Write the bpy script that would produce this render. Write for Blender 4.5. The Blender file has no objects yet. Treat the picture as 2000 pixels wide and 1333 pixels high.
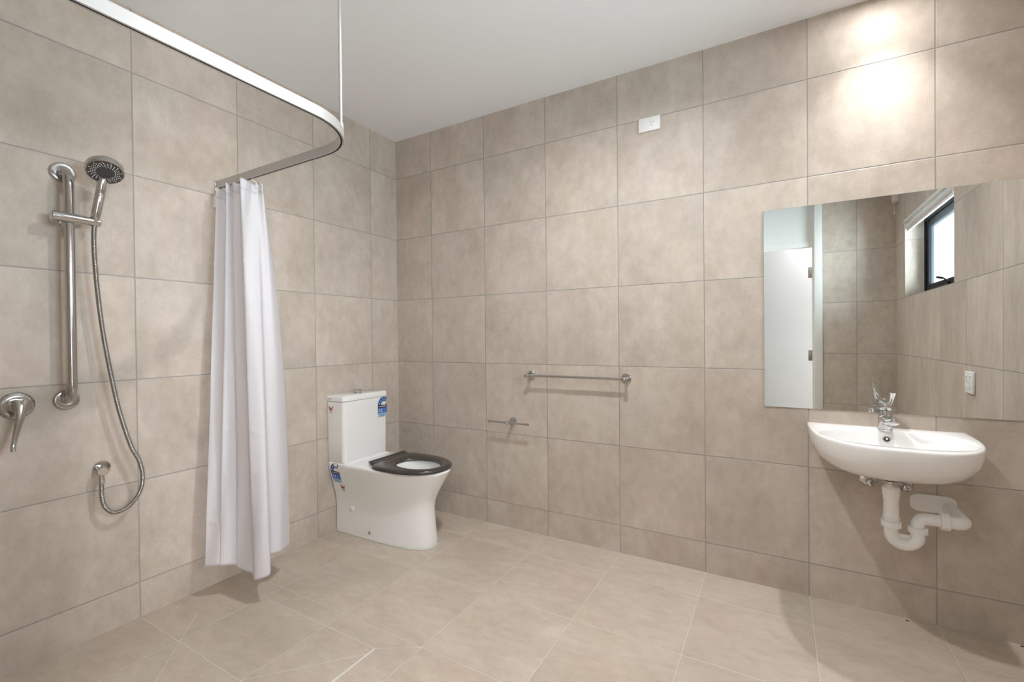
import bpy, bmesh, math, random
from mathutils import Vector, Matrix
from math import pi, sin, cos, radians, sqrt, tan

random.seed(7)
sc = bpy.context.scene
C = sc.collection
W, D, H = 3.353, 2.437, 2.702          # room: x 0..W (along the mirror wall), y 0..-D, z 0..H
T = 0.453                              # tile pitch
ZL, YL, XL = 0.1547, -0.2492, 0.335    # first joints

# ------------------------------------------------------------------ materials
MATS = {}
def new_mat(name):
    m = bpy.data.materials.new(name); m.use_nodes = True
    nt = m.node_tree; nt.nodes.clear()
    out = nt.nodes.new('ShaderNodeOutputMaterial')
    b = nt.nodes.new('ShaderNodeBsdfPrincipled')
    nt.links.new(b.outputs[0], out.inputs[0])
    MATS[name] = m
    return m, nt, b, out
def simple(name, col, rough=0.5, metal=0.0, spec=0.5, coat=0.0, noise=0.0, nscale=20, bump=0.0):
    m, nt, b, out = new_mat(name)
    b.inputs['Base Color'].default_value = (*col, 1)
    b.inputs['Roughness'].default_value = rough
    b.inputs['Metallic'].default_value = metal
    b.inputs['Specular IOR Level'].default_value = spec
    b.inputs['Coat Weight'].default_value = coat
    b.inputs['Coat Roughness'].default_value = 0.05
    tc = nt.nodes.new('ShaderNodeTexCoord'); n = nt.nodes.new('ShaderNodeTexNoise')
    n.inputs['Scale'].default_value = nscale; n.inputs['Detail'].default_value = 3
    nt.links.new(tc.outputs['Object'], n.inputs['Vector'])
    if noise:
        mr = nt.nodes.new('ShaderNodeMapRange')
        mr.inputs[3].default_value = 1 - noise; mr.inputs[4].default_value = 1 + noise
        nt.links.new(n.outputs['Fac'], mr.inputs[0])
        mx = nt.nodes.new('ShaderNodeVectorMath'); mx.operation = 'SCALE'
        mx.inputs[0].default_value = col
        nt.links.new(mr.outputs[0], mx.inputs['Scale'])
        nt.links.new(mx.outputs[0], b.inputs['Base Color'])
    if bump:
        bp = nt.nodes.new('ShaderNodeBump'); bp.inputs['Strength'].default_value = bump
        bp.inputs['Distance'].default_value = 0.001
        nt.links.new(n.outputs['Fac'], bp.inputs['Height']); nt.links.new(bp.outputs[0], b.inputs['Normal'])
    return m

def tile_mat(name, ua, va, u0, v0, light, dark, grout, stretch=(1, 1, 1), gw=0.0020, rough=0.5):
    """large format stone-look porcelain; joints on a grid in the object's own (room) coordinates"""
    m, nt, b, out = new_mat(name)
    N, Lk = nt.nodes, nt.links
    tc = N.new('ShaderNodeTexCoord'); sp = N.new('ShaderNodeSeparateXYZ')
    Lk.new(tc.outputs['Object'], sp.inputs[0])
    def mth(op, a, bb=None, c=None):
        n = N.new('ShaderNodeMath'); n.operation = op
        for i, v in enumerate((a, bb, c)):
            if v is None: continue
            if isinstance(v, (int, float)): n.inputs[i].default_value = v
            else: Lk.new(v, n.inputs[i])
        return n.outputs[0]
    cells, dists = [], []
    for ax, o in ((ua, u0), (va, v0)):
        q = mth('DIVIDE', mth('SUBTRACT', sp.outputs[ax], o), T)
        cells.append(mth('FLOOR', q))
        f = mth('FRACT', mth('ADD', q, 1000.0))
        dists.append(mth('MULTIPLY', mth('MINIMUM', f, mth('SUBTRACT', 1.0, f)), T))
    d = mth('MINIMUM', *dists)
    mr = N.new('ShaderNodeMapRange'); mr.interpolation_type = 'SMOOTHSTEP'
    mr.inputs[1].default_value = gw * 0.75; mr.inputs[2].default_value = gw * 1.25
    Lk.new(d, mr.inputs[0])
    tilemask = mr.outputs[0]
    cv = N.new('ShaderNodeCombineXYZ'); Lk.new(cells[0], cv.inputs[0]); Lk.new(cells[1], cv.inputs[1])
    wn = N.new('ShaderNodeTexWhiteNoise'); wn.noise_dimensions = '3D'; Lk.new(cv.outputs[0], wn.inputs['Vector'])
    # offset the cloud pattern per tile
    off = N.new('ShaderNodeVectorMath'); off.operation = 'SCALE'; off.inputs['Scale'].default_value = 13.0
    Lk.new(wn.outputs['Color'], off.inputs[0])
    mp = N.new('ShaderNodeMapping'); mp.inputs['Scale'].default_value = stretch
    Lk.new(tc.outputs['Object'], mp.inputs['Vector'])
    ad = N.new('ShaderNodeVectorMath'); ad.operation = 'ADD'
    Lk.new(mp.outputs[0], ad.inputs[0]); Lk.new(off.outputs[0], ad.inputs[1])
    def noise(scale, detail, rgh=0.55, dist=0.0):
        n = N.new('ShaderNodeTexNoise'); n.inputs['Scale'].default_value = scale
        n.inputs['Detail'].default_value = detail; n.inputs['Roughness'].default_value = rgh
        n.inputs['Distortion'].default_value = dist
        Lk.new(ad.outputs[0], n.inputs['Vector']); return n.outputs['Fac']
    n1 = noise(4.2, 6, 0.6, 0.3); n2 = noise(260, 2, 0.6); n3 = noise(19, 5, 0.65)
    mix = mth('ADD', mth('MULTIPLY', n1, 0.56), mth('MULTIPLY', n3, 0.44))
    r1 = N.new('ShaderNodeMapRange'); r1.inputs[1].default_value = 0.36; r1.inputs[2].default_value = 0.62
    Lk.new(mix, r1.inputs[0])
    cm = N.new('ShaderNodeMix'); cm.data_type = 'RGBA'
    cm.inputs[6].default_value = (*dark, 1); cm.inputs[7].default_value = (*light, 1)
    Lk.new(r1.outputs[0], cm.inputs[0])
    # fine grain and a slight tone step from tile to tile
    gr = mth('ADD', mth('MULTIPLY', mth('SUBTRACT', n2, 0.5), 0.22), 1.0)
    tv = mth('ADD', mth('MULTIPLY', wn.outputs['Value'], 0.07), 0.965)
    sc_ = N.new('ShaderNodeVectorMath'); sc_.operation = 'SCALE'
    Lk.new(cm.outputs[2], sc_.inputs[0]); Lk.new(mth('MULTIPLY', gr, tv), sc_.inputs['Scale'])
    # warm / cool drift
    n4 = noise(2.3, 3)
    hu = N.new('ShaderNodeMix'); hu.data_type = 'RGBA'; hu.blend_type = 'MULTIPLY'
    hm = N.new('ShaderNodeMapRange'); hm.inputs[1].default_value = 0.42; hm.inputs[2].default_value = 0.62
    hm.inputs[4].default_value = 0.7
    Lk.new(n4, hm.inputs[0]); Lk.new(hm.outputs[0], hu.inputs[0])
    Lk.new(sc_.outputs[0], hu.inputs[6]); hu.inputs[7].default_value = (1.0, 0.975, 0.95, 1)
    gm = N.new('ShaderNodeMix'); gm.data_type = 'RGBA'
    gm.inputs[6].default_value = (*grout, 1)
    Lk.new(tilemask, gm.inputs[0]); Lk.new(hu.outputs[2], gm.inputs[7])
    Lk.new(gm.outputs[2], b.inputs['Base Color'])
    b.inputs['Roughness'].default_value = rough
    b.inputs['Specular IOR Level'].default_value = 0.28
    mh = N.new('ShaderNodeMapRange'); mh.interpolation_type = 'SMOOTHSTEP'
    mh.inputs[1].default_value = 0.0012; mh.inputs[2].default_value = 0.0036
    Lk.new(d, mh.inputs[0])
    hh = mth('ADD', mh.outputs[0], mth('MULTIPLY', n2, 0.05))
    bp = N.new('ShaderNodeBump'); bp.inputs['Strength'].default_value = 1.0; bp.inputs['Distance'].default_value = 0.0012
    Lk.new(hh, bp.inputs['Height']); Lk.new(bp.outputs[0], b.inputs['Normal'])
    return m

LT, DK, GR = (0.60, 0.53, 0.46), (0.455, 0.391, 0.328), (0.345, 0.325, 0.315)
tile_left = tile_mat('tile_left', 1, 2, YL, ZL, LT, DK, GR, (1, 1, 0.7))
tile_right = tile_mat('tile_right', 0, 2, XL, ZL, LT, DK, GR, (1, 1, 0.7))
tile_back = tile_mat('tile_back', 0, 2, 3.083, ZL, LT, DK, GR, (1, 1, 0.7))
tile_side = tile_mat('tile_side', 1, 2, -0.333, ZL, LT, DK, GR, (1.3, 1.3, 0.4))
tile_floor = tile_mat('tile_floor', 0, 1, XL, YL, (0.59, 0.515, 0.435), (0.475, 0.405, 0.333), (0.66, 0.60, 0.53), (0.8, 1.5, 1), gw=0.0020, rough=0.42)
ceil_m = simple('ceiling_paint', (0.90, 0.915, 0.935), 0.85, noise=0.01, nscale=3)
hall_m = simple('hall_paint', (0.29, 0.29, 0.287), 0.7, noise=0.01, nscale=3)
hallf_m = simple('hall_floor', (0.42, 0.37, 0.31), 0.5, noise=0.1, nscale=5)
frame_m = simple('door_frame_paint', (0.78, 0.78, 0.75), 0.35, noise=0.01)
panel_m = simple('panel_paint', (0.74, 0.76, 0.73), 0.5, noise=0.01)
chrome = simple('chrome', (0.60, 0.595, 0.59), 0.09, 1.0)
chrome_dull = simple('brushed_chrome', (0.56, 0.54, 0.52), 0.22, 1.0, noise=0.03, nscale=200)
steel = simple('polished_steel', (0.50, 0.49, 0.48), 0.14, 1.0)
hose_m = simple('hose_metal', (0.45, 0.435, 0.42), 0.2, 1.0)
ceramic = simple('ceramic', (0.88, 0.875, 0.86), 0.08, 0, 0.5, 0.3)
seat_m = simple('seat_plastic', (0.047, 0.040, 0.038), 0.2, 0, 0.5, 0.3)
pvc = simple('pvc', (0.84, 0.83, 0.805), 0.3)
plastic = simple('white_plastic', (0.83, 0.82, 0.80), 0.35)
dark_m = simple('dark_hole', (0.02, 0.02, 0.02), 0.5)
rub_dark = simple('dark_rubber', (0.06, 0.055, 0.055), 0.4)
nozzle_m = simple('nozzle', (0.75, 0.74, 0.72), 0.5)
track_m = simple('track_aluminium', (0.53, 0.52, 0.505), 0.38, 0.5, noise=0.01)
slot_m = simple('track_slot', (0.03, 0.028, 0.025), 0.6)
rod_m = simple('rod_metal', (0.60, 0.59, 0.575), 0.3, 0.5)
mirror_m = simple('mirror_silver', (0.80, 0.815, 0.80), 0.0, 1.0)
glass_edge = simple('glass_edge', (0.25, 0.29, 0.27), 0.15)
silicone = simple('silicone', (0.62, 0.60, 0.56), 0.3)
groutl = simple('grout_light', (0.66, 0.62, 0.56), 0.7, noise=0.04)
groutw = simple('joint_white', (0.74, 0.74, 0.70), 0.45, noise=0.03)
black_m = simple('black_aluminium', (0.008, 0.009, 0.011), 0.55, 0, 0.2)
blind_m = simple('blind_fabric', (0.72, 0.72, 0.71), 0.5, noise=0.02)
blue_m = simple('sticker_blue', (0.01, 0.13, 0.50), 0.35)
blued_m = simple('sticker_navy', (0.01, 0.10, 0.32), 0.35)
ltb_m = simple('sticker_pale_blue', (0.38, 0.52, 0.66), 0.4)
stk_black = simple('sticker_black', (0.02, 0.02, 0.022), 0.4)
stk_white = simple('sticker_white', (0.85, 0.86, 0.86), 0.4)
red_m = simple('sticker_red', (0.42, 0.02, 0.012), 0.4)
grey_ink = simple('grey_ink', (0.12, 0.12, 0.13), 0.5)
chip_m = simple('chip', (0.10, 0.08, 0.07), 0.4)

def cloth_material():
    m, nt, b, out = new_mat('curtain_cloth')
    N, Lk = nt.nodes, nt.links
    b.inputs['Base Color'].default_value = (0.91, 0.90, 0.92, 1)
    b.inputs['Roughness'].default_value = 0.5
    b.inputs['Specular IOR Level'].default_value = 0.3
    tr = N.new('ShaderNodeBsdfTranslucent'); tr.inputs[0].default_value = (0.90, 0.88, 0.90, 1)
    mx = N.new('ShaderNodeMixShader'); mx.inputs[0].default_value = 0.45
    Lk.new(b.outputs[0], mx.inputs[1]); Lk.new(tr.outputs[0], mx.inputs[2]); Lk.new(mx.outputs[0], out.inputs[0])
    tc = N.new('ShaderNodeTexCoord'); n = N.new('ShaderNodeTexNoise')
    n.inputs['Scale'].default_value = 9; n.inputs['Detail'].default_value = 3; n.inputs['Distortion'].default_value = 0.5
    mp = N.new('ShaderNodeMapping'); mp.inputs['Scale'].default_value = (1, 1, 0.8)
    Lk.new(tc.outputs['Object'], mp.inputs[0]); Lk.new(mp.outputs[0], n.inputs['Vector'])
    bp = N.new('ShaderNodeBump'); bp.inputs['Strength'].default_value = 0.25; bp.inputs['Distance'].default_value = 0.006
    Lk.new(n.outputs['Fac'], bp.inputs['Height']); Lk.new(bp.outputs[0], b.inputs['Normal']); Lk.new(bp.outputs[0], tr.inputs['Normal'])
    return m
cloth_m = cloth_material()
def glass_material():
    m, nt, b, out = new_mat('window_glass')
    N, Lk = nt.nodes, nt.links
    tr = N.new('ShaderNodeBsdfTransparent'); tr.inputs[0].default_value = (0.86, 0.95, 0.98, 1)
    tl = N.new('ShaderNodeBsdfTranslucent'); tl.inputs[0].default_value = (0.62, 0.82, 0.90, 1)
    m0 = N.new('ShaderNodeMixShader'); m0.inputs[0].default_value = 0.02
    Lk.new(tr.outputs[0], m0.inputs[1]); Lk.new(tl.outputs[0], m0.inputs[2])
    gl = N.new('ShaderNodeBsdfGlossy'); gl.inputs['Roughness'].default_value = 0.02
    mx = N.new('ShaderNodeMixShader'); mx.inputs[0].default_value = 0.06
    Lk.new(m0.outputs[0], mx.inputs[1]); Lk.new(gl.outputs[0], mx.inputs[2]); Lk.new(mx.outputs[0], out.inputs[0])
    return m
glass_m = glass_material()
def emis(name, col, s):
    m, nt, b, out = new_mat(name)
    e = nt.nodes.new('ShaderNodeEmission'); e.inputs[0].default_value = (*col, 1); e.inputs[1].default_value = s
    nt.links.new(e.outputs[0], out.inputs[0]); return m
lamp_m = emis('lamp_diffuser', (1, 0.93, 0.84), 6)

# ------------------------------------------------------------------ mesh helpers
class MB:
    def __init__(s): s.v, s.f, s.m = [], [], []
    def add(s, vs, fs, mi=0):
        o = len(s.v); s.v += [tuple(v) for v in vs]
        s.f += [tuple(i + o for i in f) for f in fs]; s.m += [mi] * len(fs); return s
    def box(s, a, b, mi=0, bev=0.0, seg=2):
        x0, x1 = sorted((a[0], b[0])); y0, y1 = sorted((a[1], b[1])); z0, z1 = sorted((a[2], b[2]))
        if bev <= 0:
            vs = [(x0,y0,z0),(x1,y0,z0),(x1,y1,z0),(x0,y1,z0),(x0,y0,z1),(x1,y0,z1),(x1,y1,z1),(x0,y1,z1)]
            return s.add(vs, [(0,3,2,1),(4,5,6,7),(0,1,5,4),(1,2,6,5),(2,3,7,6),(3,0,4,7)], mi)
        bm = bmesh.new(); bmesh.ops.create_cube(bm, size=1)
        for v in bm.verts:
            v.co = ((x0+x1)/2 + v.co.x*(x1-x0), (y0+y1)/2 + v.co.y*(y1-y0), (z0+z1)/2 + v.co.z*(z1-z0))
        bmesh.ops.bevel(bm, geom=bm.edges[:], offset=bev, segments=seg, profile=0.5, affect='EDGES')
        return s.bm(bm, mi)
    def bm(s, bm, mi=0):
        bm.verts.index_update()
        s.add([v.co[:] for v in bm.verts], [[v.index for v in f.verts] for f in bm.faces], mi); bm.free(); return s
    def loft(s, rings, mi=0, closed=True, cap0=False, cap1=False):
        n = len(rings[0]); o = len(s.v)
        for r in rings: s.v += [tuple(p) for p in r]
        k = n if closed else n - 1
        for i in range(len(rings) - 1):
            for j in range(k):
                a = o + i*n + j; b = o + i*n + (j+1) % n
                s.f.append((a, b, b + n, a + n)); s.m.append(mi)
        if cap0: s.f.append(tuple(o + j for j in reversed(range(n)))); s.m.append(mi)
        if cap1: s.f.append(tuple(o + (len(rings)-1)*n + j for j in range(n))); s.m.append(mi)
        return s
    def tube(s, path, r, n=16, mi=0, caps=True, radii=None, flat=None, up=None):
        P = [Vector(p) for p in path]; rings = []
        nrm = None
        for i, p in enumerate(P):
            t = (P[min(i+1, len(P)-1)] - P[max(i-1, 0)]).normalized()
            if nrm is None:
                ref = Vector(up) if up else (Vector((0,0,1)) if abs(t.z) < 0.9 else Vector((1,0,0)))
                nrm = (ref - t*ref.dot(t)).normalized()
            else:
                nrm = (nrm - t*nrm.dot(t)).normalized()
            bn = t.cross(nrm)
            rr = radii[i] if radii else r
            ra, rb = (rr if isinstance(rr, tuple) else (rr, rr))
            rings.append([p + nrm*ra*cos(2*pi*k/n) + bn*rb*sin(2*pi*k/n) for k in range(n)])
        return s.loft(rings, mi, True, caps, caps)
    def lathe(s, origin, axis, prof, n=32, mi=0, cap0=True, cap1=True):
        """prof: list of (distance along axis, radius)"""
        o = Vector(origin); a = Vector(axis).normalized()
        ref = Vector((0,0,1)) if abs(a.z) < 0.9 else Vector((1,0,0))
        u = (ref - a*ref.dot(a)).normalized(); w = a.cross(u)
        rings = [[o + a*d + (u*cos(2*pi*k/n) + w*sin(2*pi*k/n))*r for k in range(n)] for d, r in prof]
        return s.loft(rings, mi, True, cap0, cap1)

def origin_of(o):
    v = Vector((0,0,0))
    while o is not None:
        v += o.location; o = o.parent
    return v
def link(name, mb, mats, parent=None, origin=None, smooth=35, label=None):
    me = bpy.data.meshes.new(name)
    off = origin_of(parent) if parent is not None else Vector(origin or (0,0,0))
    me.from_pydata([tuple(Vector(v) - off) for v in mb.v], [], mb.f)
    if not isinstance(mats, (list, tuple)): mats = [mats]
    for m in mats: me.materials.append(m)
    for p, mi in zip(me.polygons, mb.m): p.material_index = mi
    bm = bmesh.new(); bm.from_mesh(me)
    bmesh.ops.remove_doubles(bm, verts=bm.verts, dist=1e-6)
    bmesh.ops.recalc_face_normals(bm, faces=bm.faces); bm.to_mesh(me); bm.free()
    me.update()
    if smooth:
        me.shade_smooth(); me.set_sharp_from_angle(angle=radians(smooth))
    o = bpy.data.objects.new(name, me); C.objects.link(o)
    if parent is not None: o.parent = parent
    else: o.location = off
    if label: o['label'] = label
    return o
def tag(o, label, cat, group=None):
    o['label'] = label; o['category'] = cat
    if group: o['group'] = group
    return o
def thing(name, label, cat, loc, group=None):
    o = bpy.data.objects.new(name, None); o.empty_display_size = 0.05
    C.objects.link(o); o.location = loc
    return tag(o, label, cat, group)
def struct(name, mb, mats, parent=None, smooth=0):
    o = link(name, mb, mats, parent, None, smooth)
    if parent is None: o['kind'] = 'structure'
    return o
def copy_tree(o, parent=None):
    c = o.copy(); C.objects.link(c); c.parent = parent
    for ch in list(o.children): copy_tree(ch, c)
    return c
def text_mesh(name, s, size, mat, parent, loc, ux, uy, label=None):
    """flat lettering; loc = centre, ux/uy = reading directions"""
    cu = bpy.data.curves.new(name, 'FONT'); cu.body = s; cu.size = size
    cu.align_x = 'CENTER'; cu.align_y = 'CENTER'; cu.offset = size*0.012
    tmp = bpy.data.objects.new('tmp', cu); C.objects.link(tmp)
    bpy.context.view_layer.update()
    me = bpy.data.meshes.new_from_object(tmp.evaluated_get(bpy.context.evaluated_depsgraph_get()))
    bpy.data.objects.remove(tmp)
    ux, uy = Vector(ux).normalized(), Vector(uy).normalized(); off = origin_of(parent)
    for v in me.vertices:
        v.co = Vector(loc) + ux*v.co.x + uy*v.co.y - off
    me.materials.clear(); me.materials.append(mat); me.name = name
    o = bpy.data.objects.new(name, me); C.objects.link(o); o.parent = parent
    if label: o['label'] = label
    return o
def crom(P, t):
    """Catmull-Rom through list of tuples, t in 0..1"""
    n = len(P) - 1; x = min(max(t, 0), 1)*n; i = min(int(x), n - 1); f = x - i
    p0, p1, p2, p3 = P[max(i-1,0)], P[i], P[i+1], P[min(i+2,n)]
    return tuple(0.5*((2*b) + (-a + c)*f + (2*a - 5*b + 4*c - d)*f*f + (-a + 3*b - 3*c + d)*f**3) for a, b, c, d in zip(p0, p1, p2, p3))

# ------------------------------------------------------------------ room shell
TH = 0.11
DX0, DX1, DZ = 1.90, 2.771, 2.04       # door opening
HY = -3.95                             # far side of the hallway
struct('floor', MB().box((-TH, TH, -0.1), (W+TH, -D-TH, 0)), tile_floor)
struct('ceiling', MB().box((-TH, TH, H), (W+TH, -D-TH, H+0.1)), ceil_m)
struct('wall_left', MB().box((-TH, 0, 0), (0, -D-TH, H)), tile_left)
struct('wall_right', MB().box((-TH, 0, 0), (W+TH, TH, H)), tile_right)
WY0, WY1, WZ0, WZ1 = -2.124, -0.981, 1.519, 2.12
m = MB().box((W, 0, 0), (W+0.16, -D-TH, WZ0)).box((W, 0, WZ1), (W+0.16, -D-TH, H))
m.box((W, 0, WZ0), (W+0.16, WY1, WZ1)).box((W, WY0, WZ0), (W+0.16, -D-TH, WZ1))
struct('wall_side', m, tile_side)
m = MB().box((0, -D, 0), (DX0, -D-TH, H)).box((DX1+0.03, -D, 0), (W, -D-TH, H))
struct('wall_back', m, tile_back)
# hallway behind the doorway
hx0, hx1 = 0.6, 4.3
struct('wall_hall', MB().box((hx0-0.1, HY, 0), (hx1+0.1, HY-0.1, H)).box((hx0-0.1, HY, 0), (hx0, -D-TH, H)).box((hx1, HY, 0), (hx1+0.1, -D-TH, H))
       .box((hx0, -D-TH, 0), (DX0, -D-TH-0.012, H)).box((DX1+0.06, -D-TH, 0), (hx1, -D-TH-0.012, H)), hall_m)
struct('ceiling_hall', MB().box((hx0-0.1, -D-TH, H), (hx1+0.1, HY-0.1, H+0.1)), hall_m)
struct('floor_hall', MB().box((hx0-0.1, -D-TH, -0.1), (hx1+0.1, HY-0.1, 0)), hallf_m)

# door frame, panel above the door, open leaf
dr = bpy.data.objects.new('door_1', None); C.objects.link(dr); dr.location = (2.33, -D, 0); dr['kind'] = 'structure'
f = MB()
for x0, x1, xi in ((DX1, 2.832, -1), (DX0-0.004-0.06, DX0-0.004, 1)):
    f.box((x0, -D+0.012, 0), (x1, -D-0.0, H), bev=0.003)
f.box((DX1, -D, 0), (DX1+0.03, -D-TH-0.015, H))
f.box((DX0-0.004, -D+0.0, 0), (DX0-0.03, -D-TH-0.015, H))
f.box((DX1-0.014, -D-0.05, 0), (DX1, -D-0.064, H))
f.box((DX0-0.004, -D-0.04, DZ), (DX1, -D-TH, DZ+0.045))
struct('door_frame', f, frame_m, dr, 30)
struct('overpanel', MB().box((DX0, -D-0.055, DZ+0.04), (DX1, -D-0.09, H)), panel_m, dr)
for z in (1.805, 1.037, 0.28):
    hb = MB().box((DX1-0.003, -D-0.068, z-0.05), (DX1-0.045, -D-0.072, z+0.05), 0, 0.001)
    hb.lathe((DX1-0.002, -D-0.074, z-0.052), (0,0,1), [(0,.006),(.104,.006)], 12)
    link('hinge', hb, chrome_dull, dr)
lf = MB().box((DX1+0.004, -D-TH-0.030, 0.01), (DX1+0.85, -D-TH-0.068, DZ-0.01), bev=0.002)
struct('door_leaf', lf, frame_m, dr, 30)
kn = MB().lathe((DX1-0.045, -D-0.045, 2.10), (0,1,0), [(0,.006),(.006,.008),(.01,.006),(.012,0.002)], 12)
link('screw_cap', kn, plastic, dr)

# window: black awning sash in the reveal
wn = bpy.data.objects.new('window_1', None); C.objects.link(wn); wn.location = (W+0.14, (WY0+WY1)/2, WZ0); wn['kind'] = 'structure'
XF = W + 0.115
m = MB()
def ring_frame(m, x0, x1, ya, yb, za, zb, t, mi=0):
    m.box((x0, ya, za), (x1, yb, za+t), mi).box((x0, ya, zb-t), (x1, yb, zb), mi)
    m.box((x0, ya, za+t), (x1, ya+t, zb-t), mi).box((x0, yb-t, za+t), (x1, yb, zb-t), mi)
ring_frame(m, XF, XF+0.045, WY0, WY1, WZ0, WZ1, 0.030)
struct('window_frame', m, black_m, wn)
m = MB(); ring_frame(m, XF+0.008, XF+0.04, WY0+0.032, WY1-0.032, WZ0+0.032, WZ1-0.032, 0.050)
sash = struct('sash', m, black_m, wn)
struct('pane', MB().box((XF+0.022, WY0+0.080, WZ0+0.080), (XF+0.028, WY1-0.080, WZ1-0.080)), glass_m, wn)
yc = -1.47
m = MB().box((XF-0.012, yc-0.07, WZ0+0.01), (XF, yc+0.07, WZ0+0.032), bev=0.003)
m.lathe((XF-0.010, yc-0.01, WZ0+0.03), (-0.3,0,1), [(0,.011),(.02,.009)], 12)
m.tube([(XF-0.016, yc-0.01, WZ0+0.05), (XF-0.03, yc-0.045, WZ0+0.075), (XF-0.034, yc-0.075, WZ0+0.085)], .005, 10)
m.tube([(XF-0.034, yc-0.070, WZ0+0.082), (XF-0.05, yc-0.11, WZ0+0.092)], .008, 10)
link('winder_handle', m, black_m, wn)

# roller blind in the top of the window
bl = thing('roller_blind', 'rolled-up pale roller blind under the top of the window, seen in the mirror', 'blind', (W+0.03, (WY0+WY1)/2, WZ1-0.06))
bx, bz = W+0.018, 2.068
link('rolled_fabric', MB().lathe((bx, WY0+0.025, bz), (0,1,0), [(0,.024),(WY1-WY0-0.05,.024)], 28), blind_m, bl)
link('bottom_bar', MB().box((bx-0.013, WY0+0.03, bz-0.040), (bx+0.001, WY1-0.03, bz-0.022), bev=0.004), plastic, bl)
for ya in (WY0, WY1-0.022):
    link('bracket', MB().box((bx-0.022, ya, bz-0.030), (bx+0.022, ya+0.022, WZ1), bev=0.003), plastic, bl)
link('head_rail', MB().box((bx-0.03, WY0+0.0, WZ1-0.022), (bx+0.03, WY1-0.0, WZ1), bev=0.003), plastic, bl)

# shower-zone joints in the floor (falls cut into the tiles)
def strip(m, a, b, w, z=0.0006):
    a, b = Vector((*a, 0)), Vector((*b, 0)); d = (b-a).normalized(); p = Vector((-d.y, d.x, 0))*w/2
    vs = [a-p, b-p, b+p, a+p]
    m.add([(v.x, v.y, -0.002) for v in vs] + [(v.x, v.y, z) for v in vs], [(3,2,1,0),(4,5,6,7),(0,1,5,4),(1,2,6,5),(2,3,7,6),(3,0,4,7)])
m = MB()
strip(m, (0.335, -1.250), (1.081, -1.250), 0.0032)
for a, b in (((.20,-1.475),(.352,-1.612)), ((.352,-1.612),(.56,-1.80)), ((.78,-1.61),(1.079,-1.285)), ((1.081,-1.250),(1.241,-1.155))):
    strip(m, a, b, 0.0022)
struct('trim_1', m, groutl)
m = MB(); strip(m, (1.081, -1.25), (1.081, -D+0.002), 0.008, 0.0009)
struct('trim_2', m, groutw)
# sealant bead round the wall base
# ------------------------------------------------------------------ mirror
m = MB().box((2.419, -0.0005, 0.884), (3.319, -0.006, 1.832), 1)
m.add([(2.4195,-.0061,.8845),(3.3185,-.0061,.8845),(3.3185,-.0061,1.8315),(2.4195,-.0061,1.8315)], [(0,1,2,3)], 0)
tag(link('mirror', m, [mirror_m, glass_edge], None, (2.869, -0.003, 0.884), 0), 'large frameless rectangular mirror on the tiled wall above the wash basin', 'mirror')

# ------------------------------------------------------------------ toilet
TY = -0.443
toi = thing('toilet', 'white back-to-wall toilet with dark grey seat and close-coupled cistern in the corner', 'toilet', (0.0, TY, 0))
def dring(l, w, x1, n, z, wb=None, N=44, x0=0.006):
    wb = w if wb is None else wb
    pts = []
    M = 8
    for i in range(M): 
        t = i/M; pts.append((x0 + (x1-x0)*t, TY - (wb + (w-wb)*t), z))
    for i in range(N+1):
        a = -pi/2 + pi*i/N
        pts.append((x1 + (l-x1)*max(cos(a),0)**(2/n), TY + w*abs(sin(a))**(2/n)*(1 if a > 0 else -1), z))
    for i in range(1, M+1):
        t = 1 - i/M; pts.append((x0 + (x1-x0)*t, TY + (wb + (w-wb)*t), z))
    return pts
secs = [(0.000, .706, .124, .26, 2.7, .126), (0.03, .704, .123, .26, 2.7, .126), (0.10, .697, .120, .26, 2.65, .124), (0.17, .690, .119, .27, 2.65, .124),
        (0.22, .690, .122, .28, 2.5, .128), (0.27, .700, .131, .30, 2.4, .138), (0.32, .724, .146, .30, 2.35, .152), (0.37, .756, .163, .31, 2.3, .167),
        (0.41, .781, .176, .32, 2.25, .178), (0.435, .797, .184, .33, 2.2, .181), (0.449, .804, .187, .33, 2.2, .182), (0.4555, .801, .184, .33, 2.2, .179), (0.458, .794, .178, .33, 2.2, .173)]
m = MB()
rings = [dring(l, w, x1, n, z, wb) for z, l, w, x1, n, wb in secs]
# rim to bowl opening (ellipse with same vertex count)
cnt = len(rings[0]); cx = 0.590
def ell(ax, ay, z, cx=cx):
    out = []
    for p in rings[-1]:
        a = math.atan2((p[1]-TY)/0.17, (p[0]-cx)/0.2)
        out.append((cx + ax*cos(a), TY + ay*sin(a), z))
    return out
rings += [ell(.152,.118,.458), ell(.148,.114,.452), ell(.150,.116,.430), ell(.146,.112,.40), ell(.125,.095,.35), ell(.085,.065,.29), ell(.05,.045,.24), ell(.03,.03,.225)]
m.loft(rings, 0, True, True, True)
pan = link('pan', m, ceramic, toi, smooth=50)
# outlet cap and fixing screw on the near side, sealant round the foot
m = MB().lathe((0.150, TY-0.1215, 0.165), (0,-1,0.05), [(0,.019),(.004,.019),(.006,.016)], 28)
link('access_cap', m, plastic, pan)
m = MB().lathe((0.300, TY-0.1235, 0.042), (0,-1,0), [(0,.0095),(.003,.0095),(.005,.007)], 20)
link('fixing_screw', m, chrome_dull, pan)
bead = [(p[0]*1.0 + (0.003 if p[0] > .3 else 0), TY + (p[1]-TY)*1.02, .003) for p in dring(.712, .124, .26, 2.9, 0, .126)]
link('sealant_bead', MB().tube(bead, .0045, 8), silicone, toi)
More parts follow.
